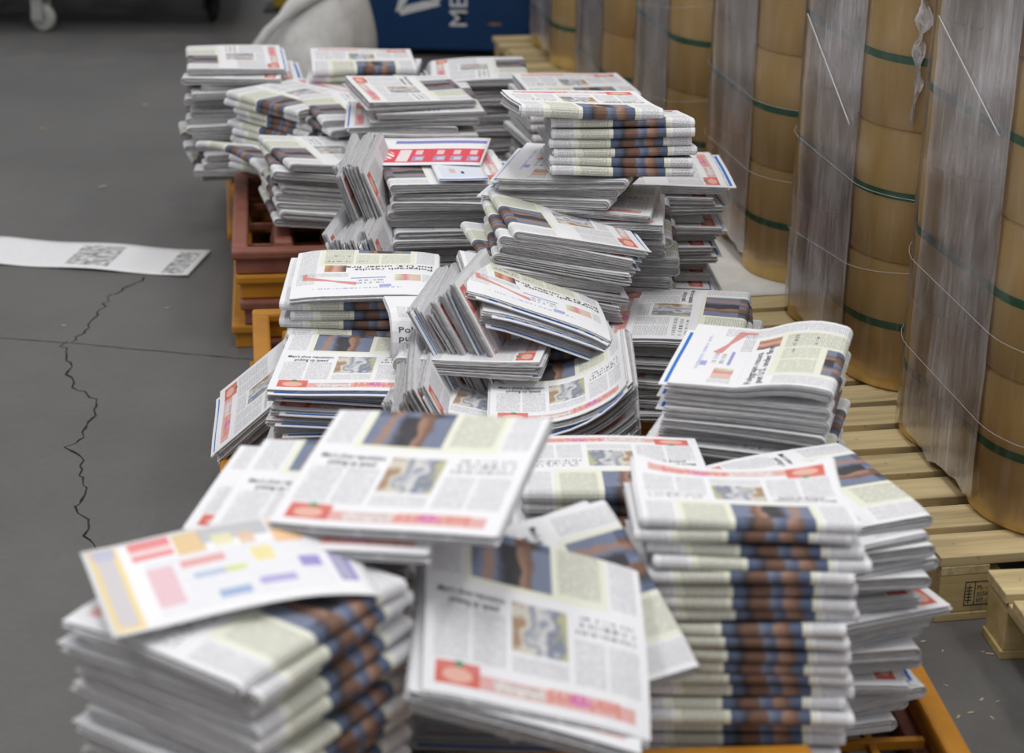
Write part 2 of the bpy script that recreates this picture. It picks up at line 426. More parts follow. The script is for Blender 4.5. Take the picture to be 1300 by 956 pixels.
def make_sheet_slab(r0, r1, t, xo, yt, yb, dfm, Nx=9, nstr=7, nf=5, side='L', w=W):
    """one section folded in half: r0 outer half thickness, r1 inner; returns verts, faces, material index, uvs"""
    def prof(r):
        p = []
        yc = -D / 2 + t / 2
        for i in range(nstr):
            a = i / nstr; y = yt + (yc - yt) * a
            p.append((y, r))
        for i in range(nf + 1):
            a = math.pi / 2 + math.pi * i / nf
            p.append((yc + r * math.cos(a) * 1.0, r * math.sin(a)))
        for i in range(1, nstr + 1):
            a = i / nstr; y = yc + (yb - yc) * a
            p.append((y, -r))
        return p
    po, pi_ = prof(r0), prof(r1)
    ns = len(po)
    arc = [0.0]
    for a, b in zip(po, po[1:]): arc.append(arc[-1] + math.hypot(a[0] - b[0], a[1] - b[1]))
    vv = [a / arc[-1] for a in arc]
    vs = []; 
    def add(p):
        for j in range(ns):
            for i in range(Nx + 1):
                x = -w / 2 + w * i / Nx + xo
                y, z = p[j]
                z *= (1 - .32 * (y + D / 2) / D)
                vs.append(dfm(x, y, z + t / 2))
    add(po); add(pi_)
    o2 = ns * (Nx + 1)
    fs, mi, uvs = [], [], []
    def U(i, j):
        if side == 'L': return (1 - i / Nx, vv[j])
        return (i / Nx, 1 - vv[j])
    q = lambda i, j: j * (Nx + 1) + i
    for j in range(ns - 1):
        for i in range(Nx):
            fs.append((q(i, j), q(i, j + 1), q(i + 1, j + 1), q(i + 1, j))); mi.append(0)
            uvs.append((U(i, j), U(i, j + 1), U(i + 1, j + 1), U(i + 1, j)))
            fs.append(tuple(o2 + k for k in (q(i, j), q(i + 1, j), q(i + 1, j + 1), q(i, j + 1)))); mi.append(1)
            uvs.append((U(i, j), U(i + 1, j), U(i + 1, j + 1), U(i, j + 1)))
    th = (r0 - r1) * 900
    b0 = rg.uniform(0, 50)
    for j in range(ns - 1):
        a, b = vv[j] * 8, vv[j + 1] * 8
        fs.append((q(0, j), o2 + q(0, j), o2 + q(0, j + 1), q(0, j + 1))); mi.append(2)
        uvs.append(((a, b0), (a, b0 + th), (b, b0 + th), (b, b0)))
        fs.append((q(Nx, j), q(Nx, j + 1), o2 + q(Nx, j + 1), o2 + q(Nx, j))); mi.append(2)
        uvs.append(((a, b0), (b, b0), (b, b0 + th), (a, b0 + th)))
    for j in (0, ns - 1):
        for i in range(Nx):
            a, b = i / Nx * 4, (i + 1) / Nx * 4
            f = (q(i, j), q(i + 1, j), o2 + q(i + 1, j), o2 + q(i, j))
            if j: f = f[::-1]
            fs.append(f); mi.append(2)
            u4 = ((a, b0), (b, b0), (b, b0 + th), (a, b0 + th))
            uvs.append(u4[::-1] if j else u4)
    return vs, fs, mi, uvs

def deform_fn(kind, seed, t):
    rnd = random.Random(seed * 77 + 5)
    ph = [rnd.uniform(0, 6.28) for _ in range(6)]
    a1, a2 = rnd.uniform(.0016, .0036), rnd.uniform(.0007, .0018)
    def wav(x, y, z):
        return a1 * math.sin(9 * x + 7 * y + ph[0]) + a2 * math.sin(21 * x - 13 * y + ph[1])
    def flat(x, y, z): return (x, y, z + wav(x, y, z))
    def bend_r(x, y, z):            # -x side sweeps upward (the right side when the open edge faces the viewer)
        x0 = -.09 + .012 * (seed % 3)
        s = -x - x0
        if s <= 0: return (x, y, z + wav(x, y, z))
        rad = .25; ang = s / rad
        px = x0 + (rad - z) * math.sin(ang)
        pz = rad - (rad - z) * math.cos(ang)
        return (-px, y, pz + wav(x, y, z))
    def arch(x, y, z):              # fold end lifts in a swell
        e = max(0, (.02 - y) / .165)
        return (x, y, z + .030 * math.sin(min(e, 1) * math.pi * .75) * (.55 + .45 * (x / W + .5)) + wav(x, y, z))
    def curl(x, y, z):              # open edge lifts at both corners
        e = max(0, y) / (D / 2)
        return (x, y, z + .022 * e * e * (.3 + 2.2 * (x / W) ** 2 * 2) + wav(x, y, z))
    def droop(x, y, z):
        e = max(0, y + .02) / (D / 2); g = max(0, abs(x) - .08) / .07
        return (x, y, z - .010 * e * e - .006 * g * g + wav(x, y, z))
    def drape(x, y, z):             # fold half turned down over an edge
        y1 = .075; s = y1 - y
        if s <= 0: return (x, y, z)
        rad = .075; a = min(s / rad, 2.6); ext = max(0, s - 2.6 * rad)
        rr = rad + z - t
        return (x, y1 - rr * math.sin(a) - ext * math.cos(a), t - rad + rr * math.cos(a) - ext * math.sin(a))
    def sag(x, y, z):
        return (x, y, z - .05 * (x / W * 2) ** 2 * .5 + wav(x, y, z))
    def fan(x, y, z):               # open edge loosened, pages springing apart
        e = (y + D / 2) / D
        return (x, y, t / 2 + (z - t / 2) * (1 + .9 * e * e) + .35 * t * e * e + wav(x, y, z))
    return dict(flat=flat, bend=bend_r, arch=arch, curl=curl, droop=droop, drape=drape, sag=sag, fan=fan)[kind]

_cache = {}
def paper_meshes(kind, seed, side, t):
    key = (kind, seed, side, t)
    if key in _cache: return _cache[key]
    global rg
    rg = random.Random(seed * 131 + len(kind))
    dfm = deform_fn(kind, seed, t)
    loose = 1.0 if kind in ('flat', 'arch', 'droop', 'sag') else 2.0
    half = t / 2; cth = half * .24
    Nx = 16 if kind in ('bend', 'sag') else 9
    nstr = 12 if kind in ('drape', 'arch', 'curl', 'fan') else 7
    vs, fs, mi, uvs = make_sheet_slab(half, half - cth, t, 0, D / 2 - rg.uniform(0, .004), D / 2 - rg.uniform(0, .006), dfm, Nx, nstr, 6, side)
    cover = mesh('cover_section', vs, fs, [M['page'], M['plain'], M['edge']], mi, uvs, False)
    K = 5; r = half - cth; dr = r / K
    VS, FS, MI, UV = [], [], [], []
    for k in range(K):
        ro = r - k * dr - dr * .24; ri = max(r - (k + 1) * dr, .0002)
        vs, fs, mi, uvs = make_sheet_slab(ro, ri, t, rg.uniform(-.003, .003) * loose, D / 2 + rg.uniform(-.008, .004) * loose,
                                          D / 2 + rg.uniform(-.008, .004) * loose, dfm, Nx, nstr, 4, side, W * rg.uniform(.985, 1.0))
        b = len(VS); VS += vs; FS += [tuple(b + i for i in f) for f in fs]; MI += [max(m, 1) - 1 for m in mi]; UV += uvs
    inner = mesh('inner_pages', VS, FS, [M['plain'], M['edge']], MI, UV)
    # insert leaflet slipped between the pages, its striped edge showing past the open side
    ins = []
    th = .0016; n = 8; vs = []; fs = []; uv_ = []
    y0, y1 = -D / 2 + .05, D / 2 + rg.uniform(.008, .022); xo = rg.uniform(-.012, .012)
    for lay in (0, 1):
        for j in range(n + 1):
            for i in range(n + 1):
                vs.append(dfm(-W / 2 + .012 + (W - .024) * i / n + xo, y0 + (y1 - y0) * j / n, t * .52 + (th if lay == 0 else 0)))
    q = lambda i, j, l=0: l * (n + 1) ** 2 + j * (n + 1) + i
    for j in range(n):
        for i in range(n):
            uvq = ((i / n, j / n), ((i + 1) / n, j / n), ((i + 1) / n, (j + 1) / n), (i / n, (j + 1) / n))
            fs.append((q(i, j), q(i + 1, j), q(i + 1, j + 1), q(i, j + 1))); uv_.append(uvq)
            fs.append((q(i, j, 1), q(i, j + 1, 1), q(i + 1, j + 1, 1), q(i + 1, j, 1))); uv_.append((uvq[0], uvq[3], uvq[2], uvq[1]))
    for i in range(n):
        fs.append((q(i, n), q(i + 1, n), q(i + 1, n, 1), q(i, n, 1))); uv_.append(((0, 0),) * 4)
        fs.append((q(0, i), q(0, i + 1), q(0, i + 1, 1), q(0, i, 1))); uv_.append(((0, 0),) * 4)
        fs.append((q(n, i), q(n, i, 1), q(n, i + 1, 1), q(n, i + 1))); uv_.append(((0, 0),) * 4)
    insert = mesh('insert', vs, fs, [M['insert']], None, uv_)
    _cache[key] = (cover, inner, insert, dfm)
    return _cache[key]

_txt = {}
def text_mesh2d(body, bold=True):
    if body in _txt: return _txt[body]
    cu = bpy.data.curves.new('t', 'FONT'); cu.body = body; cu.align_x = 'LEFT'; cu.size = 1.0
    cu.resolution_u = 2
    if bold: cu.offset = .006
    ob = bpy.data.objects.new('t', cu); col.objects.link(ob)
    dg = bpy.context.evaluated_depsgraph_get()
    me = bpy.data.meshes.new_from_object(ob.evaluated_get(dg))
    vs = [(v.co.x, v.co.y) for v in me.vertices]; fs = [tuple(p.vertices) for p in me.polygons]
    bpy.data.objects.remove(ob); bpy.data.curves.remove(cu); bpy.data.meshes.remove(me)
    _txt[body] = (vs, fs); return _txt[body]
_hl = {}
def headline(key, dfm, side, t):
    """printed headlines that lie on the upper face of a paper"""
    if key in _hl: return _hl[key]
    rows = {'L': [("Men's shoe reputation", .05, .30, .275, .30), ("picking up speed", .10, .22, .248, .275)],
            'U': [("Polygraph results", .04, .54, .752, .78), ("put U.S. under fire", .04, .60, .722, .75)]}[side]
    VS, FS = [], []
    for body, u0, wd, v0, v1 in rows:
        vs, fs = text_mesh2d(body)
        xm = max(p[0] for p in vs); b = len(VS)
        for x, y in vs:
            u = u0 + wd * x / xm; v = v0 + (v1 - v0) * y / .95
            if side == 'L': X = W * (.5 - u); Y = -D / 2 + (.5 - v) * 2 * D
            else: X = W * (u - .5); Y = -D / 2 + (v - .5) * 2 * D
            z = t / 2 + t / 2 * (1 - .32 * (Y + D / 2) / D)
            VS.append(dfm(X, Y, z + .0006))
        FS += [tuple(b + i for i in f) for f in fs]
    _hl[key] = mesh('headline', VS, FS, [M['ink']]); return _hl[key]

prnd = random.Random(4)
def newspaper(loc, rot, kind, seed, side, t, label, group, insert=False, head=False):
    cover, inner, ins, dfm = paper_meshes(kind, seed, side, t)
    e = empty('newspaper', loc)
    e.rotation_euler = rot.to_euler() if hasattr(rot, 'to_euler') else rot
    tag(e, label, 'newspaper', group)
    c = link('cover_section', cover, e); link('inner_pages', inner, e)
    if insert: link('insert', ins, e)
    if head: link('headline', headline((kind, seed, side, t), dfm, side, t), c)
    return e

def rot_of(yaw=0, tx=0, ty=0, axes=None):
    if axes:
        X = Vector(axes[0]).normalized(); Y = Vector(axes[1]); Y = (Y - X * Y.dot(X)).normalized(); Z = X.cross(Y)
        return Matrix((X, Y, Z)).transposed()
    return (Matrix.Rotation(R(yaw), 3, 'Z') @ Matrix.Rotation(R(tx), 3, 'X') @ Matrix.Rotation(R(ty), 3, 'Y'))

ORD = 'topmost second third fourth fifth sixth seventh eighth ninth tenth eleventh twelfth thirteenth fourteenth fifteenth sixteenth seventeenth eighteenth nineteenth twentieth'.split() + ['twenty-' + w_ for w_ in 'first second third fourth fifth sixth seventh eighth ninth'.split()]
def stack(x, y, ztop, n, group, top_label, label, yaw=0, tx=0, ty=0, axes=None, side='L', t=.0212, kinds=('flat',), top_kind=None,
          jit=.006, jyaw=2.0, ins=.35, top_side=None, head=True, drift=(0, 0), flip=None):
    """n folded papers piled along the normal of their tilt; (x, y, ztop) is the middle of the uppermost face"""
    rot = rot_of(yaw, tx, ty, axes)
    nz = rot @ Vector((0, 0, 1))
    P = Vector((x, y, ztop))
    for i in range(n):
        top = i == 0
        P = P - nz * t
        k = (top_kind if top and top_kind else kinds[prnd.randrange(len(kinds))])
        sd = (top_side if top and top_side else side)
        seed = prnd.randrange(4)
        jx, jy = prnd.gauss(0, jit), prnd.gauss(0, jit)
        a = prnd.gauss(0, jyaw)
        if flip and flip(i): a += 180
        r = rot @ Matrix.Rotation(R(a), 3, 'Z')
        loc = P + rot @ Vector((jx + drift[0] * i, jy + drift[1] * i, 0))
        newspaper(loc, r, k, seed, sd, t, (top_label if n == 1 or top_label != label else 'topmost ' + label) if top else ORD[i] + ' from top, ' + label, group, insert=prnd.random() < ins, head=head and top)

def sheet(name, wd, dp, mat, dfm, nx=14, ny=10, th=.0006, back=None):
    vs, fs, uvs, mi = [], [], [], []
    for l in (0, 1):
        for j in range(ny + 1):
            for i in range(nx + 1):
                p = dfm(wd * (i / nx - .5), dp * (j / ny - .5)); vs.append((p[0], p[1], p[2] + (th if l == 0 else 0)))
    o2 = (nx + 1) * (ny + 1); q = lambda i, j: j * (nx + 1) + i
    for j in range(ny):
        for i in range(nx):
            f = (q(i, j), q(i + 1, j), q(i + 1, j + 1), q(i, j + 1))
            uq = ((i / nx, j / ny), ((i + 1) / nx, j / ny), ((i + 1) / nx, (j + 1) / ny), (i / nx, (j + 1) / ny))
            fs.append(f); uvs.append(uq); mi.append(0)
            fs.append(tuple(o2 + k for k in f[::-1])); uvs.append(uq[::-1]); mi.append(1)
    edge = [(q(i, 0), q(i + 1, 0)) for i in range(nx)] + [(q(nx, j), q(nx, j + 1)) for j in range(ny)] + \
           [(q(i + 1, ny), q(i, ny)) for i in range(nx)] + [(q(0, j + 1), q(0, j)) for j in range(ny)]
    for a, b in edge:
        fs.append((a, o2 + a, o2 + b, b)); uvs.append(((0, 0),) * 4); mi.append(1)
    return mesh(name, vs, fs, [mat, back or M['plain']], mi, uvs, True)

# ------------------------------------------------------------------ wooden pallets and wrapped rolls
AZ = R(11.5)
O = Vector((.838, 3.356, 0))
def row(xp, yp, z=0.0):
    return Vector((O.x + xp * math.cos(AZ) - yp * math.sin(AZ), O.y + xp * math.sin(AZ) + yp * math.cos(AZ), z))
PW, PD = 1.14, .735
_b = {}
def board_mesh(name, l, wd, th, mat):
    k = (name, l, wd, th)
    if k not in _b: _b[k] = box_mesh(name, (-l / 2, l / 2, -wd / 2, wd / 2, 0, th), mat, .002)
    return _b[k]
def wood_pallet(loc, rz, label, seed):
    rnd = random.Random(seed)
    e = empty('wooden_pallet', loc, rz); tag(e, label, 'pallet', 'wooden pallets under the rolls')
    def put(name, me, x, y, z, rot=0):
        o = link(name, me, e); o.location = (x, y, z); o.rotation_euler = (0, 0, rot); return o
    for k in range(3):
        put('bottom_board', board_mesh('bottom_board', PW, .10, .018, M['wood2']), PW / 2, .05 + k * (PD - .10) / 2, 0)
        put('stringer_board', board_mesh('stringer_board', PD, .10, .019, M['wood']), .055 + k * (PW - .11) / 2, PD / 2, .100, math.pi / 2)
        for j in range(3):
            put('block', board_mesh('block', .13, .098, .082, M['wood2']), .07 + k * (PW - .14) / 2, .05 + j * (PD - .10) / 2, .018)
    n = 6
    for k in range(n):
        put('deck_board', board_mesh('deck_board', PW, rnd.choice((.094, .098)), .021, M['wood']), PW / 2 + rnd.uniform(-.012, .012), .05 + k * (PD - .10) / (n - 1), .119, R(rnd.uniform(-.5, .5)))
    return e
RR, RH = .180, .306
bm = bmesh.new()
lathe(bm, [(.045, .004), (.05, .0), (RR - .006, 0), (RR, .006), (RR, RH - .006), (RR - .006, RH), (.05, RH), (.045, RH - .004)], 40)
roll_me = bm_mesh('paper_roll', bm, [M['kraft'], M['core']], True)
CX, CY = (.315, .675 + .005), (.187, .187 + .366)
def hull(off, nflat=10, narc=10):
    pts = []
    r = RR + off
    for (cx, cy, a0) in ((CX[0], CY[0], 180), (CX[1], CY[0], 270), (CX[1], CY[1], 0), (CX[0], CY[1], 90)):
        arc = [(cx + r * math.cos(R(a0 + 90 * i / narc)), cy + r * math.sin(R(a0 + 90 * i / narc))) for i in range(narc + 1)]
        if pts:
            p, q = pts[-1], arc[0]
            pts += [(p[0] + (q[0] - p[0]) * i / nflat, p[1] + (q[1] - p[1]) * i / nflat) for i in range(1, nflat)]
        pts += arc
    p, q = pts[-1], pts[0]
    pts += [(p[0] + (q[0] - p[0]) * i / nflat, p[1] + (q[1] - p[1]) * i / nflat) for i in range(1, nflat)]
    return pts
def band_mesh(name, z0, z1, off, mat, nz=1, noise=0.0, seed=0, rag=0.0, smooth=True):
    H = hull(off); n = len(H); rnd = random.Random(seed); ph = [rnd.uniform(0, 6.28) for _ in range(8)]
    cx, cy = sum(CX) / 2, sum(CY) / 2
    vs, fs = [], []
    for j in range(nz + 1):
        for i, (x, y) in enumerate(H):
            z = z0 + (z1 - z0) * j / nz
            if j == 0: z += rag * (math.sin(i * .9 + ph[5]) + .6 * math.sin(i * 2.3 + ph[6]))
            d = noise * (math.sin(i * 1.7 + z * 9 + ph[0]) + .7 * math.sin(i * .6 - z * 23 + ph[1]) + .6 * math.sin(z * 47 + i * .35 + ph[2]))
            l = math.hypot(x - cx, y - cy)
            vs.append((x + (x - cx) / l * (d + abs(noise) * 1.2), y + (y - cy) / l * (d + abs(noise) * 1.2), z))
    for j in range(nz):
        for i in range(n):
            k = (i + 1) % n
            fs.append((j * n + i, j * n + k, (j + 1) * n + k, (j + 1) * n + i))
    if mat is M['film']:
        span = [any(a <= i < b for a, b in ((10, 20), (30, 40), (50, 60), (70, 80))) for i in range(n)]
        return mesh(name, vs, fs, [mat, M['film_span']], [1 if span[i] else 0 for j in range(nz) for i in range(n)], smooth=smooth)
    return mesh(name, vs, fs, [mat], smooth=smooth)
strap_me = []
LN = ['first', 'second', 'third', 'fourth', 'fifth', 'sixth', 'seventh']
pos_words = ['beside the empty pallet', 'second from the empty pallet', 'third from the empty pallet', 'fourth from the empty pallet', 'fifth from the empty pallet', 'sixth from the empty pallet']
NLAY = 5
for L_ in range(6):
    y0 = (0, .765, 1.52, 2.36, 3.20, 4.02)[L_]
    wood_pallet(row(0 + .012 * ((L_ * 7) % 3 - 1), y0), AZ + R(((L_ * 5) % 3 - 1) * .6), 'pale wooden pallet carrying the wrapped roll load ' + pos_words[L_], 40 + L_)
    for lay in range(NLAY):
        z = .1415 + lay * (RH + .0012)
        for a in range(2):
            for b in range(2):
                o = link('paper_roll', roll_me); o.location = row(CX[a], y0 + CY[b], z); o.rotation_euler = (0, 0, AZ + (lay * 1.3 + a * 2 + b + L_))
                tag(o, 'brown kraft roll, layer %s, %s side, %s end, load ' % (('one', 'two', 'three', 'four', 'five')[lay], ('newspaper', 'far')[a], ('empty pallet', 'blue bin')[b]) + pos_words[L_], 'paper roll', 'kraft rolls of load %d, layer %d' % (L_ + 1, lay + 1))
        if not strap_me or len(strap_me) <= lay:
            strap_me.append(band_mesh('strap', .1415 + lay * (RH + .0012) + .150, .1415 + lay * (RH + .0012) + .168, .0022, M['green'], 1, 0.0))
        s = link('green_strap', strap_me[lay]); s.location = row(0, y0); s.rotation_euler = (0, 0, AZ)
        tag(s, 'green strap, layer %s of the wrapped load ' % (('one', 'two', 'three', 'four', 'five')[lay]) + pos_words[L_], 'strap', 'green straps of load %d' % (L_ + 1))
    wr = link('stretch_wrap', band_mesh('stretch_wrap', .165 + .012 * (L_ % 3), .1415 + NLAY * RH - .03, .006, M['film'], 44, .0011, 70 + L_, .008))
    wr.location = row(0, y0); wr.rotation_euler = (0, 0, AZ)
    tag(wr, 'clear stretch film wrapped round the brown roll load ' + pos_words[L_], 'stretch film', 'stretch film round the roll loads')
    # twisted strands of film
    rnd = random.Random(300 + L_)
    H = hull(.012)
    nH = len(H)
    def strand(pts, r):
        bm = bmesh.new(); tube(bm, pts, r, 5); link('film_strand', bm_mesh('film_strand', bm, [M['filmrope']], True), wr)
    for k in range(2):
        i0 = nH - 10 - 8; zz = .30 + .26 * k + rnd.uniform(0, .12); dz = rnd.uniform(-.006, .006)
        strand([(H[(i0 + i) % nH][0], H[(i0 + i) % nH][1], zz + dz * i) for i in range(30)], .0005)
    if L_ == 1: strand([(H[nH - 10 + i][0], H[nH - 10 + i][1], .92 - .021 * i) for i in range(10)], .0018)
    if L_ == 0: strand([(H[nH - 10 + i][0], H[nH - 10 + i][1], 1.07 - .018 * i) for i in range(10)], .0014)
    if L_ == 1:                     # loose torn film tail hanging on the second load
        vs, fs = [], []; nn = 26
        ang = R(232)
        for i in range(nn + 1):
            f_ = i / nn; z = 1.18 - .40 * f_; wd = .030 * (1 - f_) ** .8 * (.55 + .45 * math.sin(i * 1.3)) + .002
            for k in range(5):
                a_ = ang + (k - 2) / 2 * wd / RR + .02 * math.sin(i * .7); r_ = RR + .014 + .007 * math.sin(i * 1.1 + k * 2.1) + .004 * math.sin(i * 2.9 + k)
                vs.append((CX[0] + r_ * math.cos(a_), CY[0] + r_ * math.sin(a_), z + .004 * math.sin(k * 3 + i)))
            if i:
                for k in range(4): fs.append(((i - 1) * 5 + k, i * 5 + k, i * 5 + k + 1, (i - 1) * 5 + k + 1))
        link('film_tail', mesh('film_tail', vs, fs, [M['film_span']], smooth=True), wr)
wood_pallet(Vector((1.0, 2.585, 0)), R(7), 'empty wooden pallet lying beside the stamped pallet', 90)
# stamp on the corner block of the first pallet
blk = row(.07 - .012, 0)
st = [c for c in bpy.data.objects if c.name.startswith('block')][0]
def stamp(parent):
    bm = bmesh.new()
    y = -.0497
    def bar(x0, x1, z0, z1): add_box(bm, x0, x1, y, y + .001, z0, z1)
    x0, x1, z0, z1 = -.012, .058, .014, .066
    bar(x0, x1, z0, z0 + .0018); bar(x0, x1, z1 - .0018, z1); bar(x0, x0 + .0018, z0, z1); bar(x1 - .0018, x1, z0, z1); bar(.008, .0096, z0, z1)
    bar(-.0035, -.002, z0 + .004, z1 - .006)
    for k in range(5): bar(-.0085, -.004, .024 + k * .007, .0262 + k * .007); bar(-.0015, .003, .024 + k * .007, .0262 + k * .007)
    for body, xx, zz, s in (('PL - 7', .013, .048, .013), ('0256', .013, .034, .012), ('HT - 0', .013, .020, .012)):
        vs, fs = text_mesh2d(body)
        vv = [bm.verts.new((xx + p[0] * s, y, zz + p[1] * s)) for p in vs]
        for f in fs:
            try: bm.faces.new([vv[i] for i in f])
            except ValueError: pass
    o = link('stamp', bm_mesh('stamp', bm, [M['ink']]), parent); o['label'] = 'black treatment stamp in a frame'
fb = [c for c in bpy.data.objects if c.name.startswith('block') and c.parent and abs(c.location.x - .07) < .001 and abs(c.location.y - .05) < .001 and 'load beside the empty pallet' in c.parent['label']]
stamp(fb[0])
# pale card under the third and fourth loads
cs = link('card_sheet', sheet('card_sheet', .34, 1.0, M['card'], lambda x, y: (x, y, .0015 + .004 * max(0, -x - .1) / .07 * math.sin(y * 9) ** 2), 8, 20, .001, M['card']))
cs.location = row(.07, 1.99, .1405); cs.rotation_euler = (0, 0, AZ)
tag(cs, 'pale card sheet lying on the wooden pallets under the wrapped rolls', 'card')

# ------------------------------------------------------------------ plastic pallets below the newspapers
def plastic_pallet(x, y, z, rz, mat, label, L=1.2, Dp=.70, h=.066, up=False, group=None):
    e = empty('plastic_pallet', (x, y, z), R(rz)); tag(e, label, 'pallet', group)
    rw = .042
    f = (lambda a, b: (a, b)) if not up else (lambda a, b: (h - b, h - a))
    bm = bmesh.new()
    # rim lip over a slightly inset wall
    for x0, x1, y0, y1 in ((-L / 2, L / 2, -Dp / 2, -Dp / 2 + rw), (-L / 2, L / 2, Dp / 2 - rw, Dp / 2), (-L / 2, -L / 2 + rw, -Dp / 2 + rw, Dp / 2 - rw), (L / 2 - rw, L / 2, -Dp / 2 + rw, Dp / 2 - rw)):
        add_box(bm, x0, x1, y0, y1, h - .026, h, bev=.007)
        add_box(bm, x0 + .010, x1 - .010, y0 + .010, y1 - .010, 0, h - .022, bev=.004)
    link('rim', bm_mesh('rim', bm, [mat]), e)
    zr = f(h - .03, h - .012)
    nx, ny = 9, 4
    for k in range(1, nx):
        xx = -L / 2 + L * k / nx
        link('rib', box_mesh('rib', (xx - .007, xx + .007, -Dp / 2 + rw, Dp / 2 - rw, .004, .022), mat, .002), e)
    for k in range(1, ny):
        yy = -Dp / 2 + Dp * k / ny
        link('rib', box_mesh('rib', (-L / 2 + rw, L / 2 - rw, yy - .007, yy + .007, .006, .024), mat, .002), e)
    if up:
        for i in range(nx - 1):
            for j in range(2):
                xx = -L / 2 + L * (i + 1) / nx; yy = -Dp / 2 + Dp * (j * 2 + 1) / 4
                link('foot', box_mesh('foot', (xx - .036, xx + .036, yy - .105, yy + .105, .004, h - .004), mat, .006, .014), e)
    else:
        for i in (0, 1, 2):
            for j in (0, 1):
                xx = -L / 2 + .12 + i * (L - .24) / 2; yy = -Dp / 2 + .11 + j * (Dp - .22)
                link('foot', box_mesh('foot', (xx - .05, xx + .05, yy - .05, yy + .05, 0, .03), mat, .006), e)
    return e
def pal_pile(cx, cy, rz, mats, where, Dp=.70, up_last=False, dz=.0675):
    for k, m in enumerate(mats):
        cn = 'brown' if m == 'brown' else 'orange'
        up = up_last and k == len(mats) - 1
        lab = '%s plastic pallet, %s of the pallet pile %s' % (cn, ('bottom', 'second', 'third', 'fourth', 'fifth')[k] if k < len(mats) - 1 else 'topmost', where)
        plastic_pallet(cx + .006 * ((k * 3) % 4 - 1.5), cy + .004 * (k % 3), k * dz, rz + .5 * ((k * 2) % 3 - 1), M[m], lab, Dp=Dp, up=up)
pal_pile(-.13, 1.99, 4, ['orange', 'brown', 'orange', 'brown', 'orange'], 'below the newspapers with the advertising leaflet')
pal_pile(.13, 2.74, 5, ['brown', 'orange'], 'below the tallest fold-out newspaper stacks')
pal_pile(.03, 3.50, 8, ['orange', 'brown', 'orange'], 'below the bent newspapers')
pal_pile(.0, 4.24, 8, ['orange', 'brown', 'orange'], 'below the tall tower of newspapers')
pal_pile(-.17, 5.19, 7.7, ['orange', 'brown', 'orange', 'brown'], 'left partly bare, its feet turned up', Dp=.74, up_last=True)
pal_pile(-.30, 5.97, 9, ['orange', 'brown', 'orange'], 'below the newspapers beside the blue bin')
ZF, ZM, Z1, Z4 = .135, .2025, .27, .2025

# ------------------------------------------------------------------ newspaper stacks
def nfor(ztop, base, t=.0212): return max(1, int(round((ztop - base) / t)))
def full(x, y, ztop, base, *a, t=.0212, **k):
    n = nfor(ztop, base, t); stack(x, y, ztop, n, *a, t=(ztop - base) / n, **k)

# A: pile with the advertising leaflet
ZA = .3375
full(-.32, 2.13, .70, ZA, 'newspapers under the advertising leaflet', 'uppermost newspaper directly under the colourful advertising leaflet',
     'newspaper inside the pile topped by the colourful advertising leaflet', yaw=56, jit=.007, top_kind='droop', ins=.5)
def leaf(x, y): return (x, y, .006 * math.sin(x * 14 + 1) + .004 * math.sin(y * 18) - .9 * max(0, x - .06) ** 2 + .012)
lf = link('advertising_leaflet', sheet('advertising_leaflet', .33, .215, M['advert'], leaf, 20, 14))
lf.location = (-.345, 2.16, .706); lf.rotation_euler = (0, 0, R(22))
tag(lf, 'colourful glossy advertising leaflet with yellow border lying on newspapers', 'leaflet')
# B: two open-faced papers lying across
full(-.27, 2.53, .655, ZF, 'newspapers under the two overlapping front pages', 'newspaper hidden just under the two overlapping front pages',
     'newspaper in the pile under the two overlapping front pages', yaw=170, head=False, t=.027)
stack(-.215, 2.36, .735, 1, 'overlapping front pages', 'front page half covered by the broad page above the leaflet', '', yaw=167, tx=-5, ty=4, ins=0)
stack(-.133, 2.345, .77, 1, 'overlapping front pages', 'broad front page with red strip lying across the leaflet pile', '', yaw=169, tx=-8, ty=5, ins=0)
# C: spilled papers sliding toward the viewer
full(.0, 2.55, .40, ZF, 'newspapers under the sliding front pages', 'newspaper hidden just under the sliding front pages',
     'newspaper in the low pile under the sliding front pages', yaw=178, head=False, t=.027)
stack(.065, 2.36, .57, 2, 'front pages slumped onto the spine stack', 'turned front page slumping between sloping page and spine stack', 'newspaper right under the turned slumping front page',
      axes=((-.043, .09, .045), (-.075, -.04, -.012)), jit=.003, ins=0, top_kind='droop')
stack(.0425, 2.22, .612, 3, 'sliding front pages', 'sloping front page with large photo and small cup photo', 'newspaper below the sloping front page with the cup photo',
      axes=((-.105, -.012, .036), (.004, -.09, -.029)), jit=.004, ins=.2, top_kind='droop')
# D: big spine stack
full(.335, 2.60, .622, ZF, 'newspapers of the large spine stack', 'curled top newspaper of the large stack with folds facing out', 'newspaper with photo fold in the large neat spine stack',
     yaw=0, tx=-11, top_kind='curl', jit=.006, ins=.1, jyaw=1.3, t=.0188)
# E: stack on the right of it
full(.485, 2.875, .505, ZF, 'newspapers of the stack by the stamped pallet', 'top newspaper, red emblem, on the stack beside the stamped pallet', 'newspaper in the slumped stack beside the stamped pallet',
     yaw=107, top_kind='droop', kinds=('flat', 'droop'), jit=.011, jyaw=4, flip=lambda i: i in (6, 7, 8, 12))
# F: small spine stack behind
full(.165, 2.965, .505, ZF, 'newspapers of the short stack behind the large spine stack', 'top newspaper of the short stack behind the large spine stack', 'newspaper in the short stack behind the large spine stack',
     yaw=3, tx=-6, jit=.01, ins=.2, t=.024)
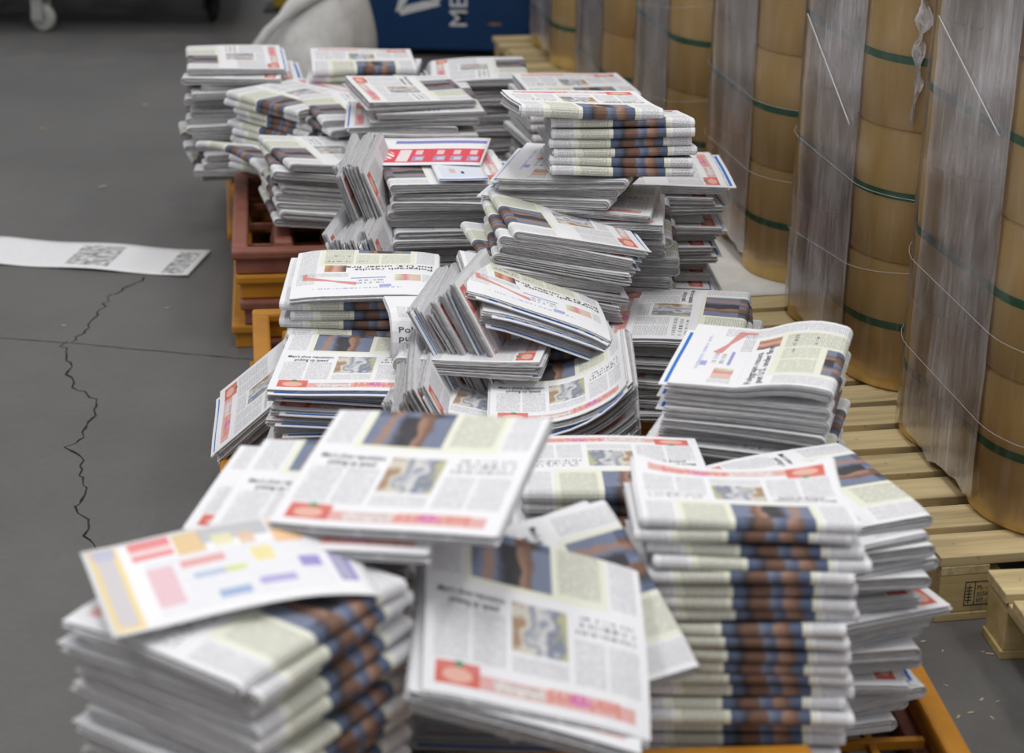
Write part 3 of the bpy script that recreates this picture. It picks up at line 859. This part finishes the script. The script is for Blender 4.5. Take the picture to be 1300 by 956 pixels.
# G: white stack with the shoe page
stack(.45, 3.27, .575, 3, 'newspapers under the red shoe page', 'white front page with red shoe and swollen fold, topmost', 'newspaper right below the red shoe page', yaw=75, side='U', top_kind='arch', kinds=('flat',), jit=.005, jyaw=1.5, ins=1, t=.023)
stack(.445, 3.28, .503, 7, 'folded newspapers in the middle of the red shoe stack', 'middle newspaper of the red shoe stack', 'middle newspaper of the red shoe stack', yaw=72, jit=.008, jyaw=3, ins=.3, head=False, t=.0215)
stack(.36, 3.26, .352, 7, 'reversed newspapers at the foot of the red shoe stack', 'reversed newspaper at foot of the red shoe stack', 'reversed newspaper at foot of the red shoe stack', yaw=-100, jit=.008, jyaw=2.5, ins=.3, head=False, t=.0213)
# H: flat stack behind
full(.362, 3.96, .425, ZM, 'newspapers of the flat stack beside the pallets', 'grey shaded front page lying behind the red shoe stack', 'newspaper under the grey shaded front page', yaw=84, jit=.010, top_kind='droop', drift=(0, -.006))
# I: the tower
full(.215, 4.24, .540, ZM, 'newspapers at the foot of the tower', 'newspaper in the lower half of the tallest tower', 'newspaper in the lower half of the tallest tower', yaw=88, jit=.008, head=False, t=.024)
stack(.175, 4.175, .605, 4, 'newspapers in the shaded middle of the tower', 'newspaper in the shaded middle of the tallest tower', 'newspaper in the shaded middle of the tallest tower', yaw=176, tx=3, jit=.010, ins=.4, head=False)
stack(.130, 4.20, .672, 3, 'newspapers with blue edged inserts in the tower', 'newspaper with blue edged insert jutting from the tower', 'newspaper with blue edged insert jutting from the tower', yaw=72, tx=-5, jit=.012, jyaw=7, ins=1, head=False, kinds=('fan',), side='U')
stack(.222, 4.185, .792, 6, 'newspapers with photo folds near the tower top', 'newspaper with photo fold near the tower top', 'newspaper with photo fold near the tower top', yaw=3, tx=-9, jit=.004, jyaw=1, ins=.8, head=False, kinds=('fan', 'flat'), t=.0205)
stack(.135, 4.16, .822, 1, 'crest of the tower', 'single loose newspaper crowning the tallest tower', '', yaw=8, tx=-9, ty=2, ins=0, kinds=('fan',), t=.026)
stack(.10, 4.00, .610, 8, 'newspapers leaning in front of the tower', 'slanting newspaper leaning against the front of the tower', 'slanting newspaper leaning against the front of the tower', yaw=-80, ty=0, tx=-11, jit=.010, jyaw=3, head=False, kinds=('fan', 'flat'))
full(.325, 4.56, .56, ZM, 'newspapers behind the tower', 'newspaper with blue edged insert behind the tower', 'newspaper in the stack behind the tower', yaw=-86, jit=.012, ins=.6, head=False, t=.024)
# J: bent pile with the upside-down front page
full(.06, 3.80, .43, ZM, 'newspapers with folds under the headline page', 'newspaper with photo fold under the polygraph headline page', 'newspaper with photo fold under the polygraph headline page', yaw=2, jit=.006, ins=.2, head=False)
stack(.063, 3.755, .530, 3, 'newspapers with the polygraph headline', 'front page with polygraph headline below the leaning newspapers', 'newspaper right under the polygraph headline page',
      axes=((-.284, -.037, .109), (.044, -.28, .017)), side='U', jit=.008, ins=.4, kinds=('flat', 'droop'))
stack(.115, 3.50, .41, 9, 'newspapers bent upward at one side', 'front page in the hollow of the upward bent newspapers', 'newspaper bent upward at one side in the swept pile', yaw=180, kinds=('bend',), jit=.005, jyaw=1.5, ins=.3, t=.0212)
stack(-.07, 3.54, .385, 2, 'front pages beside the bent newspapers', 'narrowly showing front page tucked beside the bent newspapers', 'newspaper under the tucked front page', yaw=174, ty=-8, ins=.3)
stack(-.01, 3.695, .45, 7, 'steep newspapers beside the headline page', 'steeply tilted newspaper beside the polygraph headline page', 'steeply tilted newspaper beside the polygraph headline page', yaw=172, ty=-62, tx=0, jit=.012, jyaw=4, head=False, kinds=('fan', 'flat'), ins=.3, t=.017)
newspaper((-.085, 3.645, .485), rot_of(12, 0, 3), 'drape', 0, 'U', .02, 'newspaper curled over, showing the start of a headline', 'curled papers', head=True)
stack(-.075, 3.67, .445, 1, 'papers below the rolled one', 'loose sprung newspaper below the rolled newspaper', '', yaw=-100, ty=-6, kinds=('fan',), t=.03, head=False, ins=0)
stack(-.09, 3.49, .335, 5, 'slanting newspapers in the gap', 'slanting newspaper wedged beside the tidy front page stack', 'slanting newspaper wedged beside the tidy front page stack', yaw=178, ty=-62, jit=.012, jyaw=4, head=False, kinds=('fan', 'flat'), ins=.5, t=.017)
# K: tidy front-page stack and the one behind it
full(-.31, 3.61, .425, ZM, 'newspapers of the tidy front page stack', "front page with men's shoe headline atop the tidy stack", "newspaper in the tidy stack under the men's shoe page", yaw=178, jit=.007, jyaw=2, ins=.7)
full(-.325, 3.925, .485, ZM, 'newspapers with folds behind the tidy stack', 'newspaper with photo fold behind the tidy front page stack', 'newspaper with photo fold behind the tidy front page stack', yaw=2, jit=.009, ins=.3, head=False)
stack(-.325, 3.91, .512, 1, 'upside-down front page', 'upside-down front page with red shoe beside the orange pallet rim', '', yaw=181, tx=3, side='U', ins=0, kinds=('droop',))
stack(-.515, 3.80, .305, 6, 'newspapers slipping off the orange pallet', 'newspaper slipping off the orange pallet edge', 'newspaper slipping off the orange pallet edge', yaw=98, tx=-43, jit=.014, jyaw=6, head=False, kinds=('fan', 'flat'), t=.018)
# L: stack with the red flyer
full(-.165, 4.53, .565, ZM, 'newspapers under the red flyer', 'newspaper right under the red flyer', 'newspaper in the stack under the red flyer', yaw=-82, jit=.008, head=False)
fl = link('red_flyer', sheet('red_flyer', .29, .20, M['redflyer'], lambda x, y: (x, y, .006 * math.sin(x * 11) + .05 * max(0, y - .03) + .008), 14, 10))
fl.location = (-.215, 4.61, .570); fl.rotation_euler = (R(3), 0, R(-6)); tag(fl, 'red and white printed flyer lying on a stack of newspapers', 'flyer')
bc = link('blue_card', sheet('blue_card', .12, .14, M['bluecard'], lambda x, y: (x, y, .004 + .03 * max(0, -x) ** 1), 8, 8))
bc.location = (-.13, 4.45, .570); bc.rotation_euler = (0, 0, R(10)); tag(bc, 'small pale blue insert card beside the red flyer', 'leaflet')
stack(-.285, 4.50, .47, 5, 'newspapers leaning beside the red flyer', 'steeply leaning newspaper beside the red flyer', 'steeply leaning newspaper beside the red flyer', yaw=175, ty=-70, jit=.01, jyaw=4, head=False, kinds=('fan', 'flat'), ins=.1, t=.017)
stack(-.255, 4.33, .355, 7, 'newspapers leaning below the red flyer', 'steep leaning newspaper below the red flyer stack', 'steep leaning newspaper below the red flyer stack', yaw=176, ty=-70, jit=.014, jyaw=4, head=False, kinds=('fan', 'flat'), ins=.6, t=.017)
# M: on the brown pallet
stack(-.505, 5.06, .45, 8, 'newspapers on the bare brown pallet', 'top newspaper of the loose pile on the brown pallet', 'newspaper in the loose pile on the brown pallet', yaw=-74, tx=-8, jit=.009, jyaw=4, head=False, kinds=('fan', 'flat'), ins=.1)
full(-.42, 5.38, .50, Z1, 'newspapers behind the loose brown pallet pile', 'newspaper behind the loose pile on the brown pallet', 'newspaper behind the loose pile on the brown pallet', yaw=-60, jit=.016, jyaw=8, head=False, kinds=('fan', 'flat'))
full(-.275, 5.15, .60, Z1, 'newspapers of the fanned stack behind the red flyer', 'front page with red emblem behind the red flyer', 'newspaper under the front page behind the red flyer', yaw=98, jit=.012, jyaw=3, kinds=('flat', 'fan'))
# N: rear stacks
full(-.83, 5.78, .535, Z4, 'newspapers at the outer rear corner', 'top newspaper of the ragged stack at the floor side', 'newspaper in the ragged stack at the floor side', yaw=-80, jit=.016, jyaw=5, kinds=('flat', 'fan'), head=False)
full(-.62, 5.52, .50, Z1, 'newspapers in front of the ragged corner stack', 'newspaper with folds in front of the ragged stack', 'newspaper with folds in front of the ragged stack', yaw=-38, jit=.012, jyaw=4, head=False, kinds=('flat', 'fan'))
newspaper((-.69, 5.32, .36), rot_of(-45, -14, 4), 'sag', 1, 'L', .022, 'newspaper hanging by its corners over the brown pallet', 'hanging paper')
full(-.46, 5.78, .545, Z4, 'newspapers of the rear middle stack', 'top front page of the rear middle stack by the white bag', 'newspaper in the rear middle stack by the white bag', yaw=3, jit=.008, head=False, t=.024)
full(-.11, 5.78, .53, Z4, 'newspapers nearest the blue bin', 'front page atop the stack nearest the blue bin', 'newspaper in the stack nearest the blue bin', yaw=100, jit=.008, top_kind='droop', head=False, t=.024)
full(.16, 5.35, .58, Z1, 'newspapers behind the tower crest', 'newspaper with photo fold showing past the tower crest', 'newspaper in the stack showing past the tower crest', yaw=14, jit=.006, head=False, t=.026)

# ------------------------------------------------------------------ on the floor
fp = link('newspaper_sheet', sheet('newspaper_sheet', .66, .235, M['greysheet'], lambda x, y: (x, y, .002 + .003 * (1 + math.sin(x * 17 + 1)) + .02 * max(0, x - .27) ** 1 * 3 * max(0, y + .05)), 24, 8))
fp.location = (-1.245, 5.475, .0); fp.rotation_euler = (0, 0, R(-8)); tag(fp, 'loose single newspaper sheet lying flat on the concrete floor', 'newspaper')
crack([(-1.053, 5.30), (-1.125, 5.148), (-1.125, 4.988), (-1.148, 4.794), (-1.175, 4.776)], .0026, 1, .009)
crack([(-1.175, 4.776), (-1.117, 4.584), (-1.08, 4.48), (-1.017, 4.392), (-1.0, 4.324), (-1.0, 4.146), (-1.02, 4.114), (-.981, 4.058), (-.935, 3.892), (-.928, 3.793), (-.884, 3.719), (-.877, 3.664), (-.836, 3.593), (-.803, 3.525), (-.76, 3.3), (-.70, 3.05), (-.68, 2.8)], .003, 2, .010)
crack([(-3.2, 5.02), (-1.347, 4.802), (-1.175, 4.776), (-.709, 4.685), (-.45, 4.64)], .002, 3, .002)
rnd = random.Random(9)
def chip(x, y, s, i, lab, grp):
    bm = bmesh.new(); add_box(bm, -s, s, -s * .3, s * .3, 0, s * .25, bev=s * .05)
    for v_ in bm.verts: v_.co.x += rnd.uniform(-.3, .3) * s; v_.co.y += rnd.uniform(-.2, .2) * s
    o = link('wood_chip', bm_mesh('wood_chip', bm, [M['chip']])); o.location = (x, y, .0002); o.rotation_euler = (0, 0, rnd.uniform(0, 3))
    tag(o, lab, 'wood chip', grp)
for i in range(16):
    chip(.80 + rnd.uniform(-.03, .22), 3.08 + rnd.uniform(-.14, .2), rnd.uniform(.003, .007), i, 'small wood chip on concrete beside the stamped pallet', 'wood chips by the pallets')
for i, (x, y) in enumerate([(-1.72, 6.92), (-1.36, 6.2), (-1.42, 7.3), (-.95, 5.05), (-1.2, 4.9)]):
    chip(x, y, .012 if i < 3 else .006, i, 'pale scrap on the open concrete floor', 'scraps on the open floor')
def clump(name, loc, s, mat, seed, sub=3):
    rnd_ = random.Random(seed); bm = bmesh.new(); bmesh.ops.create_icosphere(bm, subdivisions=sub, radius=1)
    for v_ in bm.verts:
        k = .6 + .5 * rnd_.random(); v_.co = Vector((v_.co.x * s[0] * k, v_.co.y * s[1] * k, max(v_.co.z, -.35) * s[2] * k))
    zmin = min(v_.co.z for v_ in bm.verts)
    for v_ in bm.verts: v_.co.z -= zmin
    o = link(name, bm_mesh(name, bm, [mat])); o.location = loc; return o
tag(clump('plastic_scrap', (-.62, 4.10, .0), (.035, .025, .025), M['filmrope'], 5), 'crumpled clear plastic scrap on floor beside the newspapers', 'plastic scrap')

# ------------------------------------------------------------------ blue recycling bin
e = empty('recycling_bin', (-.30, 8.22, 0), R(0)); tag(e, 'dark blue metal recycling bin with white stencilled symbol', 'bin')
bm = bmesh.new(); add_box(bm, -.355, .355, 0, .7, .03, .9, bev=.008); link('body', bm_mesh('body', bm, [M['bluebin']]), e)
bm = bmesh.new(); add_box(bm, -.365, .365, -.01, .71, .9, .94, bev=.01); link('top_rim', bm_mesh('top_rim', bm, [M['bluebin']]), e)
for sx in (-.32, .28):
    for sy in (.03, .62): link('foot', box_mesh('foot', (sx, sx + .04, sy, sy + .05, 0, .032), M['blackmetal'], .002), e)
def flat_poly(name, polys, y, mat, parent):
    bm = bmesh.new()
    for p in polys:
        a = [bm.verts.new((x, y, z)) for x, z in p]; bm.faces.new(a)
    r_ = bmesh.ops.extrude_face_region(bm, geom=bm.faces[:])
    for g in r_['geom']:
        if isinstance(g, bmesh.types.BMVert): g.co.y += .0016
    bmesh.ops.recalc_face_normals(bm, faces=bm.faces)
    return link(name, bm_mesh(name, bm, [mat]), parent)
# triangle of three bent arrows
cx_, cz_ = -.13, .262
tri = []
for k in range(3):
    a0 = R(90 + 15 + 120 * k)
    def pt(r_, a): return (cx_ + r_ * math.cos(a), cz_ + r_ * math.sin(a))
    v0 = R(105 + 120 * k); v1 = R(225 + 120 * k)
    A, B = Vector(pt(.13, v0)), Vector(pt(.13, v1)); a_, b_ = Vector(pt(.062, v0)), Vector(pt(.062, v1))
    def lerp(p, q, t): return tuple(p + (q - p) * t)
    tri.append([lerp(A, B, .12), lerp(A, B, .90), lerp(A, B, .98)[:0] or tuple((B + b_) / 2), lerp(a_, b_, .80), lerp(a_, b_, 0.0), tuple((A + a_) / 2)])
flat_poly('recycling_symbol', tri, -.002, M['whitepaint'], e)
vs, fs = text_mesh2d('METAL')
bm = bmesh.new(); vv = [bm.verts.new((.085 - p[1] * .105, -.002,   .128 + p[0] * .105)) for p in vs]
for f in fs:
    try: bm.faces.new([vv[i] for i in f])
    except ValueError: pass
link('stencil_lettering', bm_mesh('stencil_lettering', bm, [M['whitepaint']]), e)
flat_poly('rust_scuff', [[(.17, .145), (.20, .138), (.235, .143), (.23, .15), (.19, .153)]], -.002, M['rust'], e)

# ------------------------------------------------------------------ white bag slumped behind the rear stacks
vs, fs = [], []
nu, nv = 36, 20
for j in range(nv + 1):
    f_ = j / nv
    for i in range(nu):
        a = 2 * math.pi * i / nu
        ridge = 1 + .10 * math.sin(3 * a + 2 * f_) + .05 * math.sin(7 * a + 5 * f_)
        r_ = math.cos(f_ * math.pi / 2) ** .55
        x = .26 * r_ * ridge * math.cos(a); y = .24 * r_ * ridge * math.sin(a)
        z = .50 * f_ * (1 + .10 * math.cos(a - .3)) * (1 - .05 * math.sin(5 * a)) + .03 * math.sin(4 * a + 9 * f_) * f_ * (1 - f_)
        vs.append((x * (1.15 if x < 0 else .75) + .06 * f_, y, z))
for j in range(nv):
    for i in range(nu):
        k = (i + 1) % nu; fs.append((j * nu + i, j * nu + k, (j + 1) * nu + k, (j + 1) * nu + i))
fs.append(tuple(range(nu))[::-1])
e = empty('white_bag', (-.775, 7.66, 0)); tag(e, 'slumped white woven bag on floor beside the blue bin', 'bag')
link('sack', mesh('sack', vs, fs, [M['bag']], smooth=True), e)
bm = bmesh.new()
tube(bm, [(-.37, -.10, .02), (-.31, -.13, .09), (-.25, -.14, .17), (-.19, -.15, .25), (-.15, -.15, .29), (-.06, -.15, .36), (.02, -.14, .41), (.10, -.12, .45)], [.014, .018, .02, .022, .02, .026, .03, .03], 8)
link('rolled_hem', bm_mesh('rolled_hem', bm, [M['bag']], True), e)

# yellow post behind the bag
e = empty('yellow_post', (-1.03, 9.2, 0)); tag(e, 'dull yellow steel guard post standing behind the white bag', 'post')
link('post', box_mesh('post', (-.12, .22, -.06, .06, .012, 1.0), M['yellowpaint'], .01), e)
link('base_plate', box_mesh('base_plate', (-.16, .26, -.1, .1, 0, .012), M['blackmetal'], .002), e)

# ------------------------------------------------------------------ trolley
e = empty('platform_trolley', (-2.1, 9.05, 0), R(4)); tag(e, 'black platform trolley on swivel casters standing on the concrete', 'trolley')
link('deck', box_mesh('deck', (-1.5, .84, -.50, 1.0, .190, .245), M['blackmetal'], .006), e)
bm = bmesh.new(); tube(bm, [(.78, -.42, .24), (.78, -.42, 1.0), (.78, .9, 1.0), (.78, .9, .24)], .016, 8); link('push_handle', bm_mesh('push_handle', bm, [M['blackmetal']], True), e)
for (x, y, rz, g) in ((-.06, -.43, 60, 1), (.68, -.18, 20, 0), (.68, .92, -15, 0), (-1.4, .92, 10, 0), (-1.4, -.43, 35, 0)):
    c = link('caster', box_mesh('caster', (-.05, .05, -.04, .04, .176, .191), M['steel'], .002), e); c.location = (x, y, 0); c.rotation_euler = (0, 0, R(rz))
    bm = bmesh.new(); lathe(bm, [(.022, -.016), (.052, -.018), (.062, -.012), (.064, 0), (.062, .012), (.052, .018), (.022, .016)], 24, 'X', (0, -.03, .064))
    link('wheel', bm_mesh('wheel', bm, [M['greyrubber'] if g else M['blackmetal']], True), c)
    bm = bmesh.new(); lathe(bm, [(.0, -.022), (.018, -.022), (.018, .022), (.0, .022)], 12, 'X', (0, -.03, .064)); link('hub', bm_mesh('hub', bm, [M['blackmetal']]), c)
    bm = bmesh.new(); add_box(bm, -.032, -.026, -.05, .01, .05, .178, bev=.001); add_box(bm, .026, .032, -.05, .01, .05, .178, bev=.001); link('fork', bm_mesh('fork', bm, [M['steel'] if g else M['blackmetal']]), c)
